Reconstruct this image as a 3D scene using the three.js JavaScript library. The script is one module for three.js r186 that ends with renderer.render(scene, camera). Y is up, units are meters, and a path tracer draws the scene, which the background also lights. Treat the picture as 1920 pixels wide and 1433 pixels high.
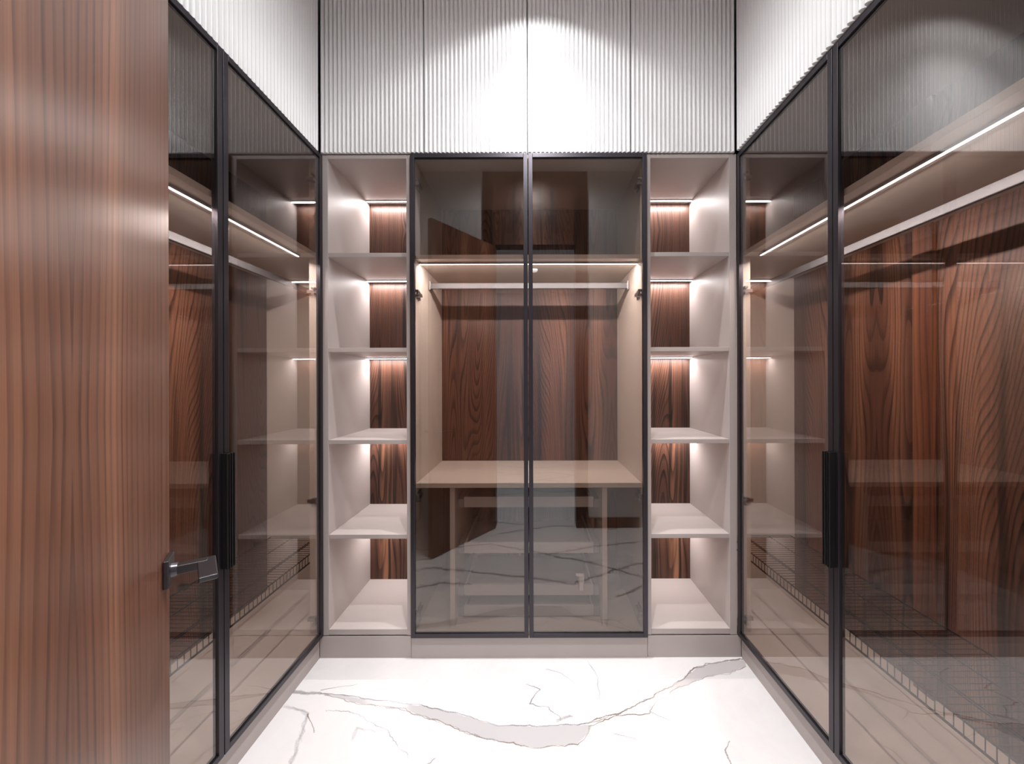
import * as THREE from 'three';
import { RoundedBoxGeometry } from 'three/addons/geometries/RoundedBoxGeometry.js';
import { mergeGeometries, toCreasedNormals } from 'three/addons/utils/BufferGeometryUtils.js';
import { RectAreaLightUniformsLib } from 'three/addons/lights/RectAreaLightUniformsLib.js';
import { createNoise2D } from 'simplex-noise';

// ---------------------------------------------------------------- camera, light levels, exposure
// Plan: the camera stands in the doorway at the origin; Z below always means metres AHEAD of it (world z = -Z).
const scene = new THREE.Scene();
scene.background = new THREE.Color(0x000000);
const camera = new THREE.PerspectiveCamera(2 * Math.atan(716.5 / 715) * 180 / Math.PI, 1920 / 1433, 0.01, 50);
camera.position.set(0, 1.30, 0);
camera.rotation.z = -0.0025;
camera.setViewOffset(1920, 1433, -40, 0, 1920, 1433);
scene.add(camera);

const renderer = new THREE.WebGLRenderer({ antialias: true });
renderer.toneMapping = THREE.LinearToneMapping;
renderer.toneMappingExposure = 1.0;
renderer.shadowMap.enabled = true;
RectAreaLightUniformsLib.init();

const LEVEL = {
  beam: 11, spill: 1.15,            // back downlight, candela
  beamNear: 10.5, spillNear: 5.2,       // second downlight, nearer the doorway
  hall: 10,
  shelfStrip: 225, wardrobeStrip: 480, deskStrip: 430,  // strip lights, nits
  lens: 9.0,
};
const CEIL = 3.18;

// ---------------------------------------------------------------- helpers
function rng(seed) { let s = seed >>> 0; return () => { s = (s + 0x6D2B79F5) >>> 0; let t = s; t = Math.imul(t ^ (t >>> 15), t | 1); t ^= t + Math.imul(t ^ (t >>> 7), t | 61); return ((t ^ (t >>> 14)) >>> 0) / 4294967296; }; }
const used = new Map();
function numbered(n) { const k = used.get(n) || 0; used.set(n, k + 1); return k ? `${n}_${String(k).padStart(3, '0')}` : n; }

function boxUV(g, ou = 0, ov = 0) {               // uv in metres, from the face's main direction
  const p = g.attributes.position, n = g.attributes.normal, uv = new Float32Array(p.count * 2);
  for (let i = 0; i < p.count; i++) {
    const ax = Math.abs(n.getX(i)), ay = Math.abs(n.getY(i)), az = Math.abs(n.getZ(i));
    let u, v;
    if (ay >= ax && ay >= az) { u = p.getX(i); v = p.getZ(i); } else if (ax >= az) { u = p.getZ(i); v = p.getY(i); } else { u = p.getX(i); v = p.getY(i); }
    uv[2 * i] = u + ou; uv[2 * i + 1] = v + ov;
  }
  g.setAttribute('uv', new THREE.BufferAttribute(uv, 2));
  return g;
}
// box between two corners given as X, Y, Z-ahead
function B(x0, x1, y0, y1, z0, z1, bevel = 0.0012, ou = 0, ov = 0) {
  const w = Math.abs(x1 - x0), h = Math.abs(y1 - y0), d = Math.abs(z1 - z0);
  const b = Math.min(bevel, w / 3, h / 3, d / 3);
  let g = b > 0 ? new RoundedBoxGeometry(w, h, d, 1, b) : new THREE.BoxGeometry(w, h, d);
  if (g.index) g = g.toNonIndexed();
  g.translate((x0 + x1) / 2, (y0 + y1) / 2, -(z0 + z1) / 2);
  return boxUV(g, ou, ov);
}
function cyl(ax, ay, az, bx, by, bz, r, seg = 8) {  // rod between two points (Z ahead)
  const a = new THREE.Vector3(ax, ay, -az), b = new THREE.Vector3(bx, by, -bz), dir = b.clone().sub(a);
  const g = new THREE.CylinderGeometry(r, r, dir.length(), seg).toNonIndexed();
  g.applyQuaternion(new THREE.Quaternion().setFromUnitVectors(new THREE.Vector3(0, 1, 0), dir.clone().normalize()));
  g.translate((a.x + b.x) / 2, (a.y + b.y) / 2, (a.z + b.z) / 2);
  return g;
}
const M = (...gs) => mergeGeometries(gs.map(g => { const q = g.index ? g.toNonIndexed() : g; for (const k of Object.keys(q.attributes)) if (!['position', 'normal', 'uv'].includes(k)) q.deleteAttribute(k); return q; }));

function thing(name, label, category, [x, y, z] = [0, 0, 0], group, kind) {
  const o = new THREE.Group(); o.name = numbered(name); o.position.set(x, y, -z);
  if (label) o.userData.label = label;
  if (category) o.userData.category = category;
  if (group) o.userData.group = group;
  if (kind) o.userData.kind = kind;
  o.userData.base = [x, y, -z];
  scene.add(o); return o;
}
function shade(m) { m.castShadow = true; m.receiveShadow = true; return m; }
function part(parent, name, geo, mat, label) {      // geo in room coordinates
  const b = parent.userData.base || parent.userData.origin;
  const m = shade(new THREE.Mesh(geo.translate(-b[0], -b[1], -b[2]), mat));
  m.name = numbered(name); m.userData.origin = b; if (label) m.userData.label = label;
  parent.add(m); return m;
}
function sub(parent, name) {                        // a part made of sub-parts
  const g = new THREE.Group(); g.name = numbered(name); g.userData.origin = parent.userData.base || parent.userData.origin; parent.add(g); return g;
}
function struct(name, geo, mat, label) {
  const m = shade(new THREE.Mesh(geo, mat)); m.name = numbered(name); m.userData.kind = 'structure'; if (label) m.userData.label = label;
  scene.add(m); return m;
}

// ---------------------------------------------------------------- procedural textures
function dataTex(w, h, fn, metresW, metresH, wrap = THREE.MirroredRepeatWrapping) {
  const d = new Uint8Array(w * h * 4);
  for (let y = 0; y < h; y++) for (let x = 0; x < w; x++) {
    const c = fn(x / w * metresW, y / h * metresH), i = 4 * (y * w + x);
    d[i] = Math.max(0, Math.min(255, c[0])); d[i + 1] = Math.max(0, Math.min(255, c[1])); d[i + 2] = Math.max(0, Math.min(255, c[2])); d[i + 3] = 255;
  }
  const t = new THREE.DataTexture(d, w, h);
  t.colorSpace = THREE.SRGBColorSpace; t.wrapS = t.wrapT = wrap; t.magFilter = THREE.LinearFilter; t.minFilter = THREE.LinearMipmapLinearFilter; t.generateMipmaps = true;
  t.repeat.set(1 / metresW, 1 / metresH); t.needsUpdate = true; return t;
}
const mix = (a, b, t) => a.map((v, i) => v + (b[i] - v) * t);
const sm = (a, b, x) => { const t = Math.max(0, Math.min(1, (x - a) / (b - a))); return t * t * (3 - 2 * t); };
function walnut(seed, { dark, mid, light, loops, lines, sap, soft = 1, streak = 0 }) {
  const n1 = createNoise2D(rng(seed)), n2 = createNoise2D(rng(seed + 7)), n3 = createNoise2D(rng(seed + 19));
  return (x, y) => {
    const xx = x + 0.010 * n2(x * 3, y * 0.8) + 0.0022 * n2(x * 14, y * 2.2 + 5);
    const field = loops * (n1(xx * 2.1, y * 0.23) + 0.22 * n1(xx * 6, y * 0.55 + 3)) + xx * lines;
    const f = field - Math.floor(field), id = Math.floor(field);
    const depth = 0.35 + 0.65 * (0.5 + 0.5 * n3(id * 0.73, y * 0.15));        // some growth rings are darker than others
    const ring = 1 - depth * soft * (0.75 * sm(0.45, 0.93, f) * (1 - sm(0.93, 1.0, f)) + 0.25 * (0.5 + 0.5 * n2(xx * 60, y * 0.6)));
    const broad = 0.5 + 0.5 * n3(xx * 4.5, y * 0.2);
    const fibre = 0.45 * n3(x * 330, y * 3.2) + 0.35 * n2(x * 150, y * 1.6) + 0.3 * n1(x * 60, y * 1.0);
    let c = mix(dark, mid, ring);
    c = mix(c, light, 0.75 * ring * sm(0.40, 0.95, broad));
    if (sap) c = mix(c, sap, 0.7 * sm(0.80, 0.96, broad) * ring);
    const k = 1 + 0.13 * fibre - 0.14 * (1 - broad) - streak * sm(0.15, 0.75, n2(xx * 9, y * 0.3 + 40) * 0.6 + n3(xx * 26, y * 0.5) * 0.5);
    return [c[0] * k, c[1] * k, c[2] * k];
  };
}
const texWalnut = dataTex(1024, 2048, walnut(11, { dark: [18, 9, 7], mid: [110, 71, 54], light: [172, 120, 90], loops: 15, lines: 58, streak: 0.5, sap: [196, 140, 102] }), 1.1, 2.4);
const texDoor = dataTex(1024, 1024, walnut(43, { dark: [70, 40, 30], mid: [136, 88, 64], light: [178, 124, 94], loops: 1.6, lines: 40, sap: [190, 138, 104], soft: 0.9 }), 0.8, 2.4);

function marbleTexture() {                           // covers X -1.2..1.2, Z -0.4..2.0 of the floor
  const S = 2048, m = 2.4, cv = document.createElement('canvas'); cv.width = cv.height = S;
  const g = cv.getContext('2d'), R = rng(5), nz = createNoise2D(rng(77));
  g.fillStyle = '#f4f2f1'; g.fillRect(0, 0, S, S);
  for (let i = 0; i < 130; i++) {                    // faint grey clouding
    const x = R() * S, y = R() * S, r = 60 + R() * 240, gr = g.createRadialGradient(x, y, 0, x, y, r), a = 0.02 + R() * 0.05;
    gr.addColorStop(0, `rgba(186,184,188,${a})`); gr.addColorStop(1, 'rgba(186,184,188,0)'); g.fillStyle = gr; g.fillRect(x - r, y - r, 2 * r, 2 * r);
  }
  const P = (X, Z) => [(X + 1.2) / m * S, (2.0 - Z) / m * S];
  const F = (px, py) => { const x = 400 + px / 1.655, y = 1180 + py / 1.655, Z = 1.3 * 715 / (y - 717); return [(x - 1000) * Z / 715, Z]; };  // veins as they lie on the slab
  function wiggle(pts, amp, step = 8) {
    const out = []; let acc = R() * 100;
    for (let i = 0; i + 1 < pts.length; i++) {
      const [a, b] = [P(...pts[i]), P(...pts[i + 1])], L = Math.hypot(b[0] - a[0], b[1] - a[1]), n = Math.max(1, Math.round(L / step));
      for (let k = 0; k < n; k++) { const t = k / n; acc += step; out.push([a[0] + (b[0] - a[0]) * t + amp * (nz(acc * 0.012, 1) + 0.45 * nz(acc * 0.05, 5)), a[1] + (b[1] - a[1]) * t + amp * (nz(acc * 0.012, 9) + 0.45 * nz(acc * 0.05, 13))]); }
    }
    out.push(P(...pts[pts.length - 1])); return out;
  }
  function vein(pts, w, col, alpha, amp = 7) { alpha *= 1.35; w *= 0.9;
    const q = wiggle(pts, amp); let s = R() * 50;
    for (let i = 0; i + 1 < q.length; i++) {
      s += 0.11; const k = 0.5 + 0.5 * nz(s, 2);
      g.lineCap = 'round'; g.strokeStyle = `rgba(${col},${(alpha * (0.3 + 0.9 * k)).toFixed(3)})`; g.lineWidth = w * (0.35 + 1.1 * (0.5 + 0.5 * nz(s * 0.7, 30)));
      g.beginPath(); g.moveTo(...q[i]); g.lineTo(...q[i + 1]); g.stroke();
    }
  }
  function soft(pts, w, col, alpha) { alpha *= 0.7; for (let k = 0; k < 6; k++) vein(pts, w * (1 - k * 0.14), col, alpha / 6, 5 + k); }
  const up = [[330, 198], [520, 220], [660, 240], [800, 275], [880, 300], [1000, 303], [1150, 297], [1240, 268], [1330, 225], [1400, 190], [1450, 160], [1500, 120], [1560, 105], [1650, 96]].map(p => F(...p));
  const lo = [[340, 206], [480, 235], [590, 250], [700, 290], [780, 320], [870, 348], [1000, 372], [1130, 360], [1172, 300]].map(p => F(...p));
  g.fillStyle = 'rgba(182,180,182,0.55)'; g.beginPath();
  [...wiggle(up.slice(0, 7), 4), ...wiggle(lo, 4).reverse()].forEach((p, i) => i ? g.lineTo(...p) : g.moveTo(...p)); g.fill();
  const br = '132,114,101', gr = '134,131,135';
  vein(up, 3.4, gr, 0.75, 4); vein(up.slice(6), 4, br, 0.8, 7); vein(lo, 2.6, br, 0.6, 6); vein(lo.slice(1, 6), 3.5, gr, 0.5, 5);
  const low2 = [[1172, 300], [1240, 275], [1350, 262], [1365, 232], [1440, 185], [1530, 150], [1600, 140], [1650, 118]].map(p => F(...p));
  vein(low2, 3, br, 0.75, 5);
  g.fillStyle = 'rgba(180,174,174,0.6)'; g.beginPath();
  [...wiggle([[1400, 190], [1450, 160], [1500, 120], [1560, 105], [1650, 96]].map(p => F(...p)), 4), ...wiggle(low2.slice(3), 4).reverse()].forEach((p, i) => i ? g.lineTo(...p) : g.moveTo(...p)); g.fill();
  soft([[130, 175], [240, 190], [330, 200]].map(p => F(...p)), 16, gr, 0.8); vein([[330, 190], [445, 170]].map(p => F(...p)), 3, gr, 0.7, 3);
  soft([[215, 238], [290, 262], [272, 320], [235, 420]].map(p => F(...p)), 9, gr, 0.7); vein([[290, 262], [310, 320]].map(p => F(...p)), 3, br, 0.6, 3);
  vein([[345, 250], [430, 262], [520, 300], [600, 400]].map(p => F(...p)), 3, gr, 0.35); soft([[428, 345], [440, 310], [500, 320]].map(p => F(...p)), 6, gr, 0.5);
  vein([[970, 170], [1010, 190], [980, 235], [1040, 240], [1075, 285]].map(p => F(...p)), 3.4, gr, 0.65); soft([[1060, 288], [1110, 272]].map(p => F(...p)), 11, gr, 0.8);
  vein([[1355, 260], [1420, 290]].map(p => F(...p)), 3, gr, 0.6, 3); vein([[1240, 325], [1310, 345]].map(p => F(...p)), 3, gr, 0.4, 3);
  vein([[1600, 350], [1585, 380], [1610, 430]].map(p => F(...p)), 5, gr, 0.5, 3); vein([[1160, 100], [1190, 150], [1195, 220]].map(p => F(...p)), 3, gr, 0.4, 4);
  vein([[1030, 125], [1080, 140], [1120, 170]].map(p => F(...p)), 2.6, gr, 0.4, 3);
  // the slab nearer the doorway, seen only as a reflection in the glass
  const far = [[[-1.2, 1.02], [-0.7, 0.9], [-0.2, 1.0], [0.25, 1.12], [0.7, 0.86], [1.2, 0.72]], [[-1.2, 0.55], [-0.8, 0.62], [-0.35, 0.5], [0.1, 0.7], [0.5, 0.55], [1.2, 0.4]], [[0.1, 0.7], [0.45, 0.85], [0.9, 1.16], [1.2, 1.22]], [[-0.3, 0.3], [0.2, 0.12], [0.7, 0.2], [1.2, 0.05]], [[-1.2, 0.1], [-0.6, -0.05], [-0.1, 0.1]], [[-0.9, 1.25], [-0.6, 1.1], [-0.4, 1.12]], [[0.5, 1.26], [0.8, 1.1], [1.0, 1.12]]];
  for (const f of far) { soft(f, 16, '140,138,143', 0.75); vein(f, 5, '108,104,106', 0.8, 14); vein(f, 3, '118,112,112', 0.6, 26); }
  for (let i = 0; i < 26; i++) { const x = -1.2 + R() * 2.4, z = -0.4 + R() * 1.6, a = R() * 1.2 - 0.6, l = 0.12 + R() * 0.3; vein([[x, z], [x + l * Math.cos(a), z + l * Math.sin(a)]], 2.6, gr, 0.5, 9); }
  const t = new THREE.CanvasTexture(cv); t.colorSpace = THREE.SRGBColorSpace; t.wrapS = t.wrapT = THREE.MirroredRepeatWrapping; t.repeat.set(1 / m, 1 / m); return t;
}

// ---------------------------------------------------------------- materials
const std = o => new THREE.MeshStandardMaterial(o), phy = o => new THREE.MeshPhysicalMaterial(o);
const lin = (r, g, b) => new THREE.Color().setRGB(r, g, b);
const mat = {
  marble: phy({ map: marbleTexture(), roughness: 0.22, specularIntensity: 0.8 }),
  greige: std({ color: lin(0.46, 0.405, 0.385), roughness: 0.42 }),
  taupe: std({ color: lin(0.58, 0.505, 0.435), roughness: 0.45 }),
  flute: std({ color: lin(0.86, 0.86, 0.86), roughness: 0.4 }),
  walnut: std({ map: texWalnut, roughness: 0.42 }),
  batten: std({ map: texDoor, roughness: 0.42, color: lin(0.74, 0.66, 0.60) }),
  doorWood: phy({ map: texDoor, roughness: 0.34 }),
  frame: std({ color: lin(0.055, 0.05, 0.058), roughness: 0.34, metalness: 0.75 }),
  black: std({ color: lin(0.010, 0.010, 0.011), roughness: 0.4, metalness: 0.3 }),
  handle: std({ color: lin(0.09, 0.085, 0.09), roughness: 0.3, metalness: 0.8 }),
  glass: phy({ color: lin(0.75, 0.705, 0.685), transmission: 1, thickness: 0, roughness: 0, ior: 1.79 }),
  alu: std({ color: lin(0.33, 0.325, 0.325), roughness: 0.5, metalness: 0.25 }),
  rail: std({ color: lin(0.125, 0.125, 0.13), roughness: 0.5, metalness: 0.2 }),
  nickel: std({ color: lin(0.35, 0.33, 0.32), roughness: 0.3, metalness: 0.9 }),
  lens: std({ color: lin(0.9, 0.88, 0.9), emissive: lin(1.0, 0.94, 0.95), emissiveIntensity: LEVEL.lens, roughness: 0.5 }),
  lampGlow: std({ color: lin(0.9, 0.9, 0.9), emissive: lin(1.0, 0.97, 0.93), emissiveIntensity: 4, roughness: 0.5 }),
  wall: std({ color: lin(0.62, 0.60, 0.585), roughness: 0.8 }),
  ceiling: std({ color: lin(0.80, 0.79, 0.78), roughness: 0.9 }),
  hallWall: std({ color: lin(0.55, 0.57, 0.60), roughness: 0.8 }),
  wire: std({ color: lin(0.018, 0.014, 0.013), roughness: 0.45, metalness: 0.4 }),
  white: std({ color: lin(0.88, 0.86, 0.82), roughness: 0.4 }),
  tray: std({ color: lin(0.55, 0.52, 0.50), roughness: 0.4 }),
};
const STRIP = new THREE.Color(1.0, 0.95, 0.94), WARM = new THREE.Color(0.985, 0.985, 1.0);

// strip light: aluminium channel + glowing lens + area light in front of the lens.
// from a to b (room coordinates), facing direction dir (x, y, Z-ahead)
function stripLight(parent, a, b, dir, nits, wide = 0.008) {
  const A = new THREE.Vector3(a[0], a[1], -a[2]), C = new THREE.Vector3(b[0], b[1], -b[2]);
  const d = new THREE.Vector3(dir[0], dir[1], -dir[2]).normalize(), along = C.clone().sub(A), len = along.length(); along.normalize();
  const side = new THREE.Vector3().crossVectors(d, along).normalize();
  const basis = new THREE.Matrix4().makeBasis(along, side, d);
  const mid = A.clone().add(C).multiplyScalar(0.5);
  const chan = boxUV(new RoundedBoxGeometry(len, wide + 0.004, 0.008, 1, 0.001)); chan.translate(0, 0, -0.005); chan.applyMatrix4(basis); chan.translate(mid.x, mid.y, mid.z);
  const lens = boxUV(new RoundedBoxGeometry(len - 0.004, wide, 0.004, 2, 0.0015)); lens.translate(0, 0, 0.001); lens.applyMatrix4(basis); lens.translate(mid.x, mid.y, mid.z);
  const p = part(parent, 'light_strip', chan, mat.alu, 'glowing linear strip light');
  part(p, 'light_lens', lens, mat.lens);
  const L = new THREE.RectAreaLight(STRIP, nits, len - 0.006, wide);
  const o = parent.userData.base; L.name = 'strip_glow';
  L.position.set(mid.x + d.x * 0.005 - o[0], mid.y + d.y * 0.005 - o[1], mid.z + d.z * 0.005 - o[2]);
  // area light shines along its local -z
  const q = new THREE.Matrix4().makeBasis(along, side.clone().negate(), d.clone().negate()); L.quaternion.setFromRotationMatrix(q);
  parent.add(L);
}

// ---------------------------------------------------------------- the room shell
const WZ = 0.17;                                     // room face of the doorway wall
struct('floor', (() => { const g = new THREE.BoxGeometry(3.7, 0.1, 6.2).toNonIndexed(); g.translate(0, -0.05, 0.35); const u = g.attributes.uv, p = g.attributes.position; for (let i = 0; i < p.count; i++) u.setXY(i, p.getX(i) + 1.2, -p.getZ(i) + 0.4); return g; })(), mat.marble, 'white marble floor with grey and brown veins');
struct('ceiling', B(-1.85, 1.85, CEIL, CEIL + 0.1, -0.05, 2.65, 0), mat.ceiling);
struct('wall_back', B(-1.85, 1.85, 0, CEIL, 2.45, 2.6, 0), mat.wall);
struct('wall_left', B(-1.8, -1.66, 0, CEIL, 0.05, 2.45, 0), mat.wall);
struct('wall_right', B(1.62, 1.8, 0, CEIL, 0.05, 2.45, 0), mat.wall);
const OX0 = -0.337, OX1 = 0.379, OY = 2.52;
struct('wall_front', M(B(-1.8, OX0 - 0.02, 0, CEIL, 0.05, WZ, 0), B(OX1 + 0.02, 1.8, 0, CEIL, 0.05, WZ, 0), B(OX0 - 0.02, OX1 + 0.02, OY + 0.02, CEIL, 0.05, WZ, 0)), mat.wall);
struct('trim_1', M(B(OX0 - 0.11, OX0, 0, CEIL - 0.01, WZ, WZ + 0.014), B(OX1, OX1 + 0.105, 0, CEIL - 0.01, WZ, WZ + 0.014), B(OX0, OX1, OY, CEIL - 0.01, WZ, WZ + 0.013), B(OX0 - 0.02, OX0, 0, OY + 0.02, 0.05, WZ), B(OX1, OX1 + 0.02, 0, OY + 0.02, 0.05, WZ), B(OX0, OX1, OY, OY + 0.02, 0.05, WZ)), mat.walnut);
struct('baseboard_front', B(OX1 + 0.107, 0.94, 0, 0.09, WZ, WZ + 0.012), mat.walnut);
// the hall behind the doorway (seen only as a reflection in the glass)
struct('wall_hall_left', B(-1.05, -0.95, 0, 2.75, -2.7, 0.05, 0), mat.hallWall);
struct('wall_hall_right', B(1.0, 1.1, 0, 2.75, -2.7, 0.05, 0), mat.hallWall);
struct('wall_hall_end', B(-1.05, 1.1, 0, 2.75, -2.75, -2.65, 0), mat.hallWall);
struct('ceiling_hall', B(-1.05, 1.1, 2.75, 2.85, -2.75, 0.05, 0), mat.ceiling);

// ---------------------------------------------------------------- entry door, open into the room on the left
{
  const sn = 0.566, cs = 0.8244, W = 0.72, T = 0.04, H = 2.5;
  const door = new THREE.Group(); door.name = 'door_1'; door.userData = { kind: 'structure', label: 'walnut veneered entry door standing open at the left with a dark square lever handle' };
  door.position.set(OX0, 0, -WZ - 0.016);
  // local x runs along the leaf from the hinge, local z is the face towards the room
  const ex = new THREE.Vector3(-sn, 0, -cs), ez = new THREE.Vector3(cs, 0, -sn).negate(), ey = new THREE.Vector3(0, 1, 0);
  ez.crossVectors(ex, ey);                           // right-handed: x, y, z
  door.quaternion.setFromRotationMatrix(new THREE.Matrix4().makeBasis(ex, ey, ez));
  const into = new THREE.Vector3(cs, 0, -sn).dot(ez) > 0 ? 1 : -1;   // sign of the visible face
  const leafG = boxUV(new RoundedBoxGeometry(W, H, T, 1, 0.0015), 0.1, 0); leafG.translate(W / 2, H / 2 + 0.008, -into * T / 2);
  const add = (par, n, g, m) => { const o = shade(new THREE.Mesh(g, m)); o.name = numbered(n); par.add(o); return o; };
  add(door, 'door_leaf', leafG, mat.doorWood);
  for (const face of [1, -1]) {
    const zf = face > 0 ? 0 : -into * T, s = into * face, hx = W - 0.036, hy = 0.93;
    const ros = new RoundedBoxGeometry(0.054, 0.054, 0.009, 2, 0.002); ros.translate(hx, hy, zf + s * 0.0045);
    const h = add(door, 'door_handle', ros, mat.handle);
    const collar = new THREE.CylinderGeometry(0.0125, 0.0145, 0.01, 20); collar.rotateX(Math.PI / 2); collar.translate(hx, hy, zf + s * 0.013);
    const neck = new RoundedBoxGeometry(0.02, 0.017, 0.06, 2, 0.002); neck.translate(hx, hy, zf + s * 0.034);
    const grip = new RoundedBoxGeometry(0.106, 0.010, 0.029, 2, 0.0025); grip.translate(-0.040, 0, 0); grip.rotateY(s * 0.13); grip.translate(hx, hy + 0.0025, zf + s * 0.062);
    add(h, 'handle_neck', M(collar, neck), mat.handle); add(h, 'handle_grip', grip, mat.handle);
  }
  for (const y of [0.25, 1.25, 2.25]) { const k = new THREE.CylinderGeometry(0.008, 0.008, 0.1, 12); k.translate(-0.004, y, into * 0.004); add(door, 'door_hinge', k, mat.nickel); }
  scene.add(door);
}

// ---------------------------------------------------------------- fluted panels above the cabinets
const FL0 = 2.379;
function flutedGeometry(len, n) {                    // runs along +x from 0, flutes towards +z, y from FL0 to the ceiling
  const p = len / n, s = new THREE.Shape(); s.moveTo(0, 0);
  for (let i = 0; i < n; i++) for (let k = 0; k <= 10; k++) { const t = k / 10; s.lineTo(p * (i + 0.055 + 0.89 * t), 0.004 + 0.0135 * Math.pow(Math.sin(Math.PI * t), 0.55)); }
  s.lineTo(len, 0); s.lineTo(0, 0);
  const g = new THREE.ExtrudeGeometry(s, { depth: CEIL - 0.004 - FL0, bevelEnabled: false });
  g.rotateX(-Math.PI / 2);                           // shape y -> -z, extrusion -> +y
  g.rotateY(Math.PI); g.translate(len, 0, 0);        // flutes now towards +z
  return toCreasedNormals(g, 0.55);
}
function fluted(label, len, n, pos, turn, group) {
  const m = shade(new THREE.Mesh(flutedGeometry(len, n), mat.flute));
  m.name = numbered('fluted_panel'); m.userData = { label, category: 'panel', group };
  m.position.set(pos[0], FL0, -pos[1]); m.rotation.y = turn; scene.add(m);
}
const seams = [-1.0015, -0.5135, -0.025, 0.4625, 0.953], FG = 'fluted panels above the cabinets';
const backLabel = ['white fluted upper panel above the open shelf tower nearer the entry door', 'white fluted upper panel above the left glass door of the central wardrobe', 'white fluted upper panel above the right glass door of the central wardrobe', 'white fluted upper panel above the open shelf tower farther from the entry door'];
for (let i = 0; i < 4; i++) fluted(backLabel[i], seams[i + 1] - seams[i] - 0.003, 24, [seams[i] + 0.0015, 1.803], 0, FG);
const XL = 0.992, XR = 0.960;                        // door faces of the side wardrobes
const sideSeam = [1.786, 1.2225, 0.671, 0.19];
for (const s of [-1, 1]) {
  const who = s < 0 ? 'behind the entry door' : 'facing the entry door';
  const ls = [`white fluted corner panel above the far glass wardrobe door ${who}`, `white fluted panel above the second glass wardrobe door ${who}`, `white fluted panel next to the doorway above the wardrobe ${who}`];
  for (let i = 0; i < 3; i++) {
    const len = sideSeam[i] - sideSeam[i + 1] - 0.003, x = s < 0 ? -1.0165 : 0.9675;
    // left wall: flutes towards +x ; right wall: towards -x
    if (s < 0) fluted(ls[i], len, Math.round(len / 0.0203), [x, sideSeam[i + 1] + 0.0015], Math.PI / 2, FG);
    else fluted(ls[i], len, Math.round(len / 0.0203), [x, sideSeam[i] - 0.0015], -Math.PI / 2, FG);
  }
}

// ---------------------------------------------------------------- framed glass door (part of a wardrobe)
const FW = 0.02, FD = 0.02;
function glassDoorBack(parent, x0, x1, y0, y1, z0, hingeLeft, hingeY, innerX) {   // in the back cabinet's plane
  const d = sub(parent, 'glass_door'), z1 = z0 + FD;
  part(d, 'frame_stile', B(x0, x0 + FW, y0, y1, z0, z1), mat.frame); part(d, 'frame_stile', B(x1 - FW, x1, y0, y1, z0, z1), mat.frame);
  part(d, 'frame_rail', B(x0 + FW, x1 - FW, y0, y0 + FW, z0, z1), mat.frame); part(d, 'frame_rail', B(x0 + FW, x1 - FW, y1 - FW, y1, z0, z1), mat.frame);
  part(d, 'glass_pane', B(x0 + FW - 0.003, x1 - FW + 0.003, y0 + FW - 0.003, y1 - FW + 0.003, z0 + 0.006, z0 + 0.010, 0), mat.glass, 'bronze tinted glass');
  const s = hingeLeft ? 1 : -1, hx = innerX;
  for (const y of hingeY) part(d, 'hinge', M(B(hx, hx + s * 0.006, y - 0.022, y + 0.022, z1 + 0.03, z1 + 0.075), B(hx + s * 0.006, hx + s * 0.017, y - 0.008, y + 0.008, z1 + 0.004, z1 + 0.07), B(hx - s * 0.002, hx + s * 0.022, y - 0.018, y - 0.006, z1 + 0.0, z1 + 0.016), B(hx - s * 0.002, hx + s * 0.018, y + 0.006, y + 0.016, z1 + 0.0, z1 + 0.016)), mat.nickel);
  return d;
}
function glassDoorSide(parent, s, X, z0, z1, y0, y1, handleAt, hingeEnd) {
  const d = sub(parent, 'glass_door'), xa = s * X, xb = s * (X + FD);
  part(d, 'frame_stile', B(xa, xb, y0, y1, z0, z0 + FW), mat.frame); part(d, 'frame_stile', B(xa, xb, y0, y1, z1 - FW, z1), mat.frame);
  part(d, 'frame_rail', B(xa, xb, y0, y0 + FW, z0 + FW, z1 - FW), mat.frame); part(d, 'frame_rail', B(xa, xb, y1 - FW, y1, z0 + FW, z1 - FW), mat.frame);
  part(d, 'glass_pane', B(s * (X + 0.006), s * (X + 0.010), y0 + FW - 0.003, y1 - FW + 0.003, z0 + FW - 0.003, z1 - FW + 0.003, 0), mat.glass, 'bronze tinted glass');
  if (handleAt !== null) part(d, 'handle', M(B(s * (X - 0.024), xa + s * 0.001, 0.708, 1.075, handleAt, handleAt + 0.006), B(s * (X - 0.024), s * (X - 0.019), 0.708, 1.075, handleAt - 0.004, handleAt + 0.010)), mat.black, 'black bar handle');
  if (hingeEnd) for (const y of [2.255, 1.725, 0.745, 0.19]) part(d, 'hinge', M(B(s * (X + 0.024), s * (X + 0.062), y - 0.022, y + 0.022, z1 + 0.001, z1 + 0.006), B(s * (X + 0.021), s * (X + 0.066), y - 0.008, y + 0.008, z1 - 0.018, z1 + 0.001), B(s * (X + 0.021), s * (X + 0.036), y - 0.02, y - 0.008, z1 - 0.036, z1 - 0.012), B(s * (X + 0.021), s * (X + 0.036), y + 0.008, y + 0.018, z1 - 0.036, z1 - 0.012)), mat.nickel);
}

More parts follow.
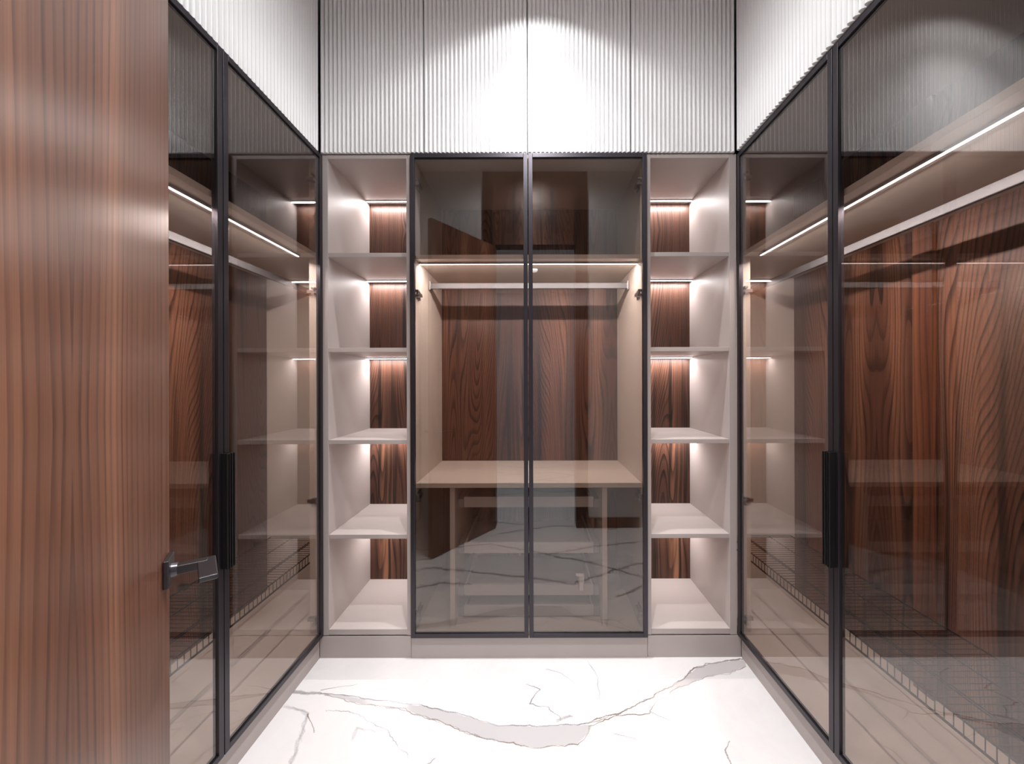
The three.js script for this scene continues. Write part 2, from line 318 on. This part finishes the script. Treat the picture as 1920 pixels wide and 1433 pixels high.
// ---------------------------------------------------------------- open shelf towers in the back row
const ZF = 1.80;
function openTower(label, x0, x1, i0, i1, seedOff) {
  const t = thing('open_shelf_tower', label, 'shelf unit', [(x0 + x1) / 2, 0, ZF + 0.24], 'open shelf towers'), zb = 2.27;
  part(t, 'side_panel', B(x0, i0, 0.105, 2.375, ZF, zb), mat.greige); part(t, 'side_panel', B(i1, x1, 0.105, 2.375, ZF, zb), mat.greige);
  part(t, 'top_panel', B(i0, i1, 2.356, 2.375, ZF, zb), mat.greige); part(t, 'bottom_panel', B(i0, i1, 0.108, 0.134, ZF, zb), mat.greige);
  part(t, 'back_panel', B(i0, i1, 0.134, 2.356, zb - 0.012, zb, 0.0005, seedOff, 0.2), mat.walnut, 'walnut veneer back panel');
  part(t, 'plinth', B(x0 < -0.9 ? -1.0095 : x0, x1 > 0.9 ? 0.9775 : x1, 0.0, 0.1015, ZF - 0.002, ZF + 0.016), mat.greige);
  const shelves = [1.913, 1.4635, 1.028, 0.58];
  for (const y of shelves) part(t, 'shelf', B(i0, i1, y - 0.02, y, ZF + 0.003, zb - 0.012), mat.greige);
  for (const y of [2.356, ...shelves.map(y => y - 0.02)]) stripLight(t, [i0 + 0.001, y - 0.006, zb - 0.055], [i1 - 0.001, y - 0.006, zb - 0.055], [0, -1, 0.05], LEVEL.shelfStrip);
}
openTower('open greige shelf tower with walnut back nearer the walnut entry door', -0.9955, -0.579, -0.968, -0.598, 0.35);
openTower('open greige shelf tower with walnut back farther from the walnut entry door', 0.536, 0.9596, 0.555, 0.926, 0.83);

// ---------------------------------------------------------------- central glass-fronted cabinet
{
  const x0 = -0.578, x1 = 0.535, i0 = -0.559, i1 = 0.514, zb = 2.335;
  const t = thing('glass_front_wardrobe', 'central wardrobe with two black-framed bronze glass doors between the open shelf towers', 'wardrobe', [(x0 + x1) / 2, 0, 2.07]);
  part(t, 'side_panel', B(x0, i0, 0.105, 2.375, ZF + 0.001, zb), mat.taupe); part(t, 'side_panel', B(i1, x1, 0.105, 2.375, ZF + 0.001, zb), mat.taupe);
  part(t, 'top_panel', B(i0, i1, 2.356, 2.375, ZF + 0.001, zb), mat.taupe); part(t, 'bottom_panel', B(i0, i1, 0.108, 0.124, ZF + 0.001, zb), mat.taupe);
  part(t, 'back_panel', B(i0, i1, 0.124, 2.356, zb, zb + 0.012, 0.0005, 0.62, 0.0), mat.walnut, 'walnut veneer back panel');
  part(t, 'plinth', B(x0 + 0.0005, x1 - 0.0005, 0, 0.103, ZF - 0.004, ZF + 0.016), mat.greige);
  part(t, 'shelf', B(i0, i1, 1.886, 1.906, ZF + 0.012, zb), mat.taupe);
  part(t, 'counter_shelf', B(i0, i1, 0.796, 0.819, ZF + 0.016, zb), mat.taupe, 'deep beige shelf at desk height');
  for (const [a, b] of [[-0.402, -0.378], [0.329, 0.353]]) part(t, 'divider', B(a, b, 0.124, 0.796, ZF + 0.03, zb), mat.taupe);
  stripLight(t, [i0 + 0.002, 1.878, 1.868], [i1 - 0.002, 1.878, 1.868], [0, -1, 0.35], LEVEL.deskStrip * 0.7, 0.011);
  const rail = part(t, 'hanging_rail', (() => { const g = new RoundedBoxGeometry(i1 - i0 - 0.006, 0.031, 0.015, 2, 0.003); g.translate((i0 + i1) / 2, 1.816, -2.05); return g; })(), mat.rail, 'flat aluminium hanging rail');
  for (const x of [i0 + 0.002, i1 - 0.012]) part(rail, 'rail_bracket', B(x, x + 0.010, 1.794, 1.84, 2.036, 2.064), mat.nickel);
  // pull-out trays between the dividers
  for (const y of [0.676, 0.447, 0.237, 0.135]) {
    const w0 = -0.372, w1 = 0.323, zf = 1.90, d = sub(t, 'drawer');
    part(d, 'drawer_front', B(w0 + 0.025, w1 - 0.025, y, y + 0.052, zf, zf + 0.012), mat.tray);
    part(d, 'drawer_tray', M(B(w0 + 0.025, w1 - 0.025, y + 0.002, y + 0.012, zf + 0.012, zb - 0.03), B(w0 + 0.025, w0 + 0.035, y + 0.012, y + 0.045, zf + 0.012, zb - 0.03), B(w1 - 0.035, w1 - 0.025, y + 0.012, y + 0.045, zf + 0.012, zb - 0.03)), mat.tray);
    for (const [a, b] of [[w0 - 0.005, w0 + 0.022], [w1 - 0.022, w1 + 0.005]]) part(d, 'drawer_runner', B(a, b, y - 0.004, y + 0.04, zf + 0.006, zb - 0.06), mat.alu);
    if (y === 0.237) part(d, 'drawer_clip', M(B(0.205, 0.245, y + 0.118, y + 0.128, zf - 0.05, zf - 0.035, 0.003), B(0.235, 0.245, y + 0.086, y + 0.128, zf - 0.05, zf - 0.035, 0.003), B(0.222, 0.242, y + 0.04, y + 0.10, zf - 0.036, zf + 0.002, 0.003)), mat.white, 'small white angled clip');
  }
  const y0 = 0.105, y1 = 2.3695, hy = [2.25, 1.722, 0.752, 0.20];
  glassDoorBack(t, -0.5745, -0.0245, y0, y1, 1.779, true, hy, i0);
  glassDoorBack(t, -0.0215, 0.5325, y0, y1, 1.779, false, hy, i1);
}

// ---------------------------------------------------------------- side wardrobes and their wire racks
const ZE = 2.17, ZN = 0.19;
function sideWardrobe(s, X, label) {
  const xb = X + 0.525, x = v => s * (X + v), xw = s * xb;
  const t = thing('glass_front_wardrobe', label, 'wardrobe', [s * (X + 0.26), 0, 1.2]);
  part(t, 'back_panel', B(xw, xw + s * 0.016, 0.12, 2.355, ZN, ZE, 0.0005, s < 0 ? 0.2 : 0.55, 0.1), mat.walnut, 'walnut veneer back panel');
  part(t, 'batten', B(xw, xw - s * 0.016, 0.12, 2.355, 1.405, 1.478), mat.batten, 'lighter vertical walnut batten');
  part(t, 'end_panel', B(x(0.02), xw, 0.12, 2.355, ZE, ZE + 0.018), mat.taupe);
  part(t, 'end_panel', B(x(0.024), xw, 0.12, 2.355, ZN, ZN + 0.016), mat.taupe);
  for (const [a, b] of [[0.12, 1.886], [1.908, 2.355]]) part(t, 'filler_stile', B(x(0.024), x(0.064), a, b, 1.797, 1.815), mat.taupe, 'narrow vertical filler strip');
  part(t, 'top_panel', B(x(0.022), xw + s * 0.016, 2.355, 2.373, ZN, ZE + 0.018), mat.taupe);
  part(t, 'bottom_panel', B(x(0.022), xw + s * 0.016, 0.102, 0.12, ZN, ZE + 0.018), mat.taupe);
  part(t, 'plinth', B(x(0.018), x(0.034), 0, 0.10, ZN, 1.797), mat.greige);
  part(t, 'shelf', B(x(0.024), xw, 1.886, 1.908, ZN + 0.016, ZE), mat.taupe);
  stripLight(t, [x(0.083), 1.878, ZN + 0.02], [x(0.083), 1.878, 1.745], [s * 0.3, -1, 0], LEVEL.wardrobeStrip * 0.6, 0.013);
  const rail = part(t, 'hanging_rail', (() => { const g = new RoundedBoxGeometry(0.015, 0.031, ZE - ZN - 0.024, 2, 0.003); g.translate(x(0.28), 1.816, -(ZN + ZE + 0.008) / 2); return g; })(), mat.rail, 'flat aluminium hanging rail');
  part(rail, 'rail_bracket', B(x(0.266), x(0.294), 1.794, 1.84, ZE - 0.010, ZE - 0.001), mat.nickel);
  const y0 = 0.105, y1 = 2.3695;
  glassDoorSide(t, s, X, 1.2235, 1.7985, y0, y1, 1.2285, true);
  glassDoorSide(t, s, X, 0.6745, 1.2205, y0, y1, 1.2095, false);
  glassDoorSide(t, s, X, 0.200, 0.6715, y0, y1, null, false);

  // wire shoe rack: long rods, each cross wire bent down over the front lip
  const r = thing('wire_shoe_rack', s < 0 ? 'black wire shoe rack low inside the wardrobe behind the open entry door' : 'black wire shoe rack low inside the wardrobe facing the entry door', 'shoe rack', [s * (X + 0.33), 0.424, 1.2], 'wire shoe racks');
  const yr = 0.424, xf = x(0.149), xk = x(0.498), za = ZN + 0.03, zc = ZE - 0.012;
  const rod = (xx, yy, rad) => part(r, 'rack_rod', cyl(xx, yy, za, xx, yy, zc, rad), mat.wire);
  rod(xk, yr, 0.0032); rod(x(0.235), yr - 0.0035, 0.0028); rod(x(0.245), yr - 0.0035, 0.0024); rod(x(0.375), yr - 0.0035, 0.0024); rod(xf, yr, 0.003); rod(xf, yr - 0.042, 0.0036);
  const bent = M(cyl(xf, yr + 0.003, 0, xk, yr + 0.003, 0, 0.0014, 6), cyl(xf - s * 0.003, yr + 0.004, 0, xf - s * 0.003, yr - 0.042, 0, 0.0014, 6));
  const b = r.userData.base; bent.translate(-b[0], -b[1], 0);
  for (let z = za + 0.01; z < zc; z += 0.0235) { const w = shade(new THREE.Mesh(bent, mat.wire)); w.name = numbered('rack_wire'); w.position.z = -z - b[2]; r.add(w); }
  for (const z of [0.55, 1.04, 1.62, 2.06]) part(r, 'rack_clip', B(xk - s * 0.006, xw - s * 0.0005, yr - 0.008, yr + 0.012, z, z + 0.022), mat.wire);
}
sideWardrobe(-1, XL, 'long wardrobe with black-framed bronze glass doors partly hidden behind the open entry door');
sideWardrobe(1, XR, 'long wardrobe with black-framed bronze glass doors along the wall facing the entry door');

// ---------------------------------------------------------------- small things behind the camera, seen as reflections
{
  const g = new THREE.LatheGeometry([[0, 0], [0.017, 0], [0.017, 0.02], [0.015, 0.03], [0.008, 0.036], [0, 0.036]].map(p => new THREE.Vector2(...p)), 24);
  const m = shade(new THREE.Mesh(g, mat.nickel)); m.name = 'door_stop'; m.userData = { label: 'small metal door stop on the marble floor near the doorway', category: 'door stop' };
  m.position.set(-0.50, 0, -0.21); scene.add(m);
}

// ---------------------------------------------------------------- ceiling lamps
function spot(par, y, I, angle, penumbra, soft) {
  const L = new THREE.SpotLight(WARM, I, 0, angle, penumbra, 2); L.castShadow = true; L.shadow.radius = soft; L.name = 'downlight_beam';
  L.position.set(0, y, 0); L.target.position.set(0, y - 1, 0); par.add(L, L.target);
}
function downlight(label, x, z, ceilY, beams) {
  const t = thing('downlight', label, 'ceiling light', [x, ceilY, z], 'recessed downlights');
  const ring = new THREE.LatheGeometry([[0.034, -0.001], [0.034, -0.006], [0.046, -0.006], [0.049, -0.003], [0.049, 0]].map(p => new THREE.Vector2(...p)), 32);
  const lens = new THREE.CylinderGeometry(0.034, 0.034, 0.003, 32); lens.translate(0, -0.003, 0);
  const a = shade(new THREE.Mesh(ring, mat.alu)); a.name = numbered('lamp_ring'); t.add(a);
  const b = new THREE.Mesh(lens, mat.lampGlow); b.name = numbered('lamp_lens'); t.add(b);
  for (const q of beams) spot(t, -0.012, ...q);
}
downlight('recessed round downlight in the ceiling nearest the central glass cabinet', 0.012, 1.49, CEIL, [[LEVEL.beam, 0.80, 0.9, 1.4], [LEVEL.spill, 1.12, 0.2, 1]]);
downlight('recessed round downlight in the ceiling nearest the doorway', 0.012, 0.62, CEIL, [[LEVEL.beamNear, 0.80, 0.8, 1.2], [LEVEL.spillNear, 1.5, 0.3, 1.5]]);
downlight('recessed round downlight in the hall ceiling behind the doorway', 0.02, -1.3, 2.75, [[LEVEL.hall, 1.3, 0.4, 2]]);

scene.traverse(o => { delete o.userData.base; delete o.userData.origin; });
renderer.render(scene, camera);
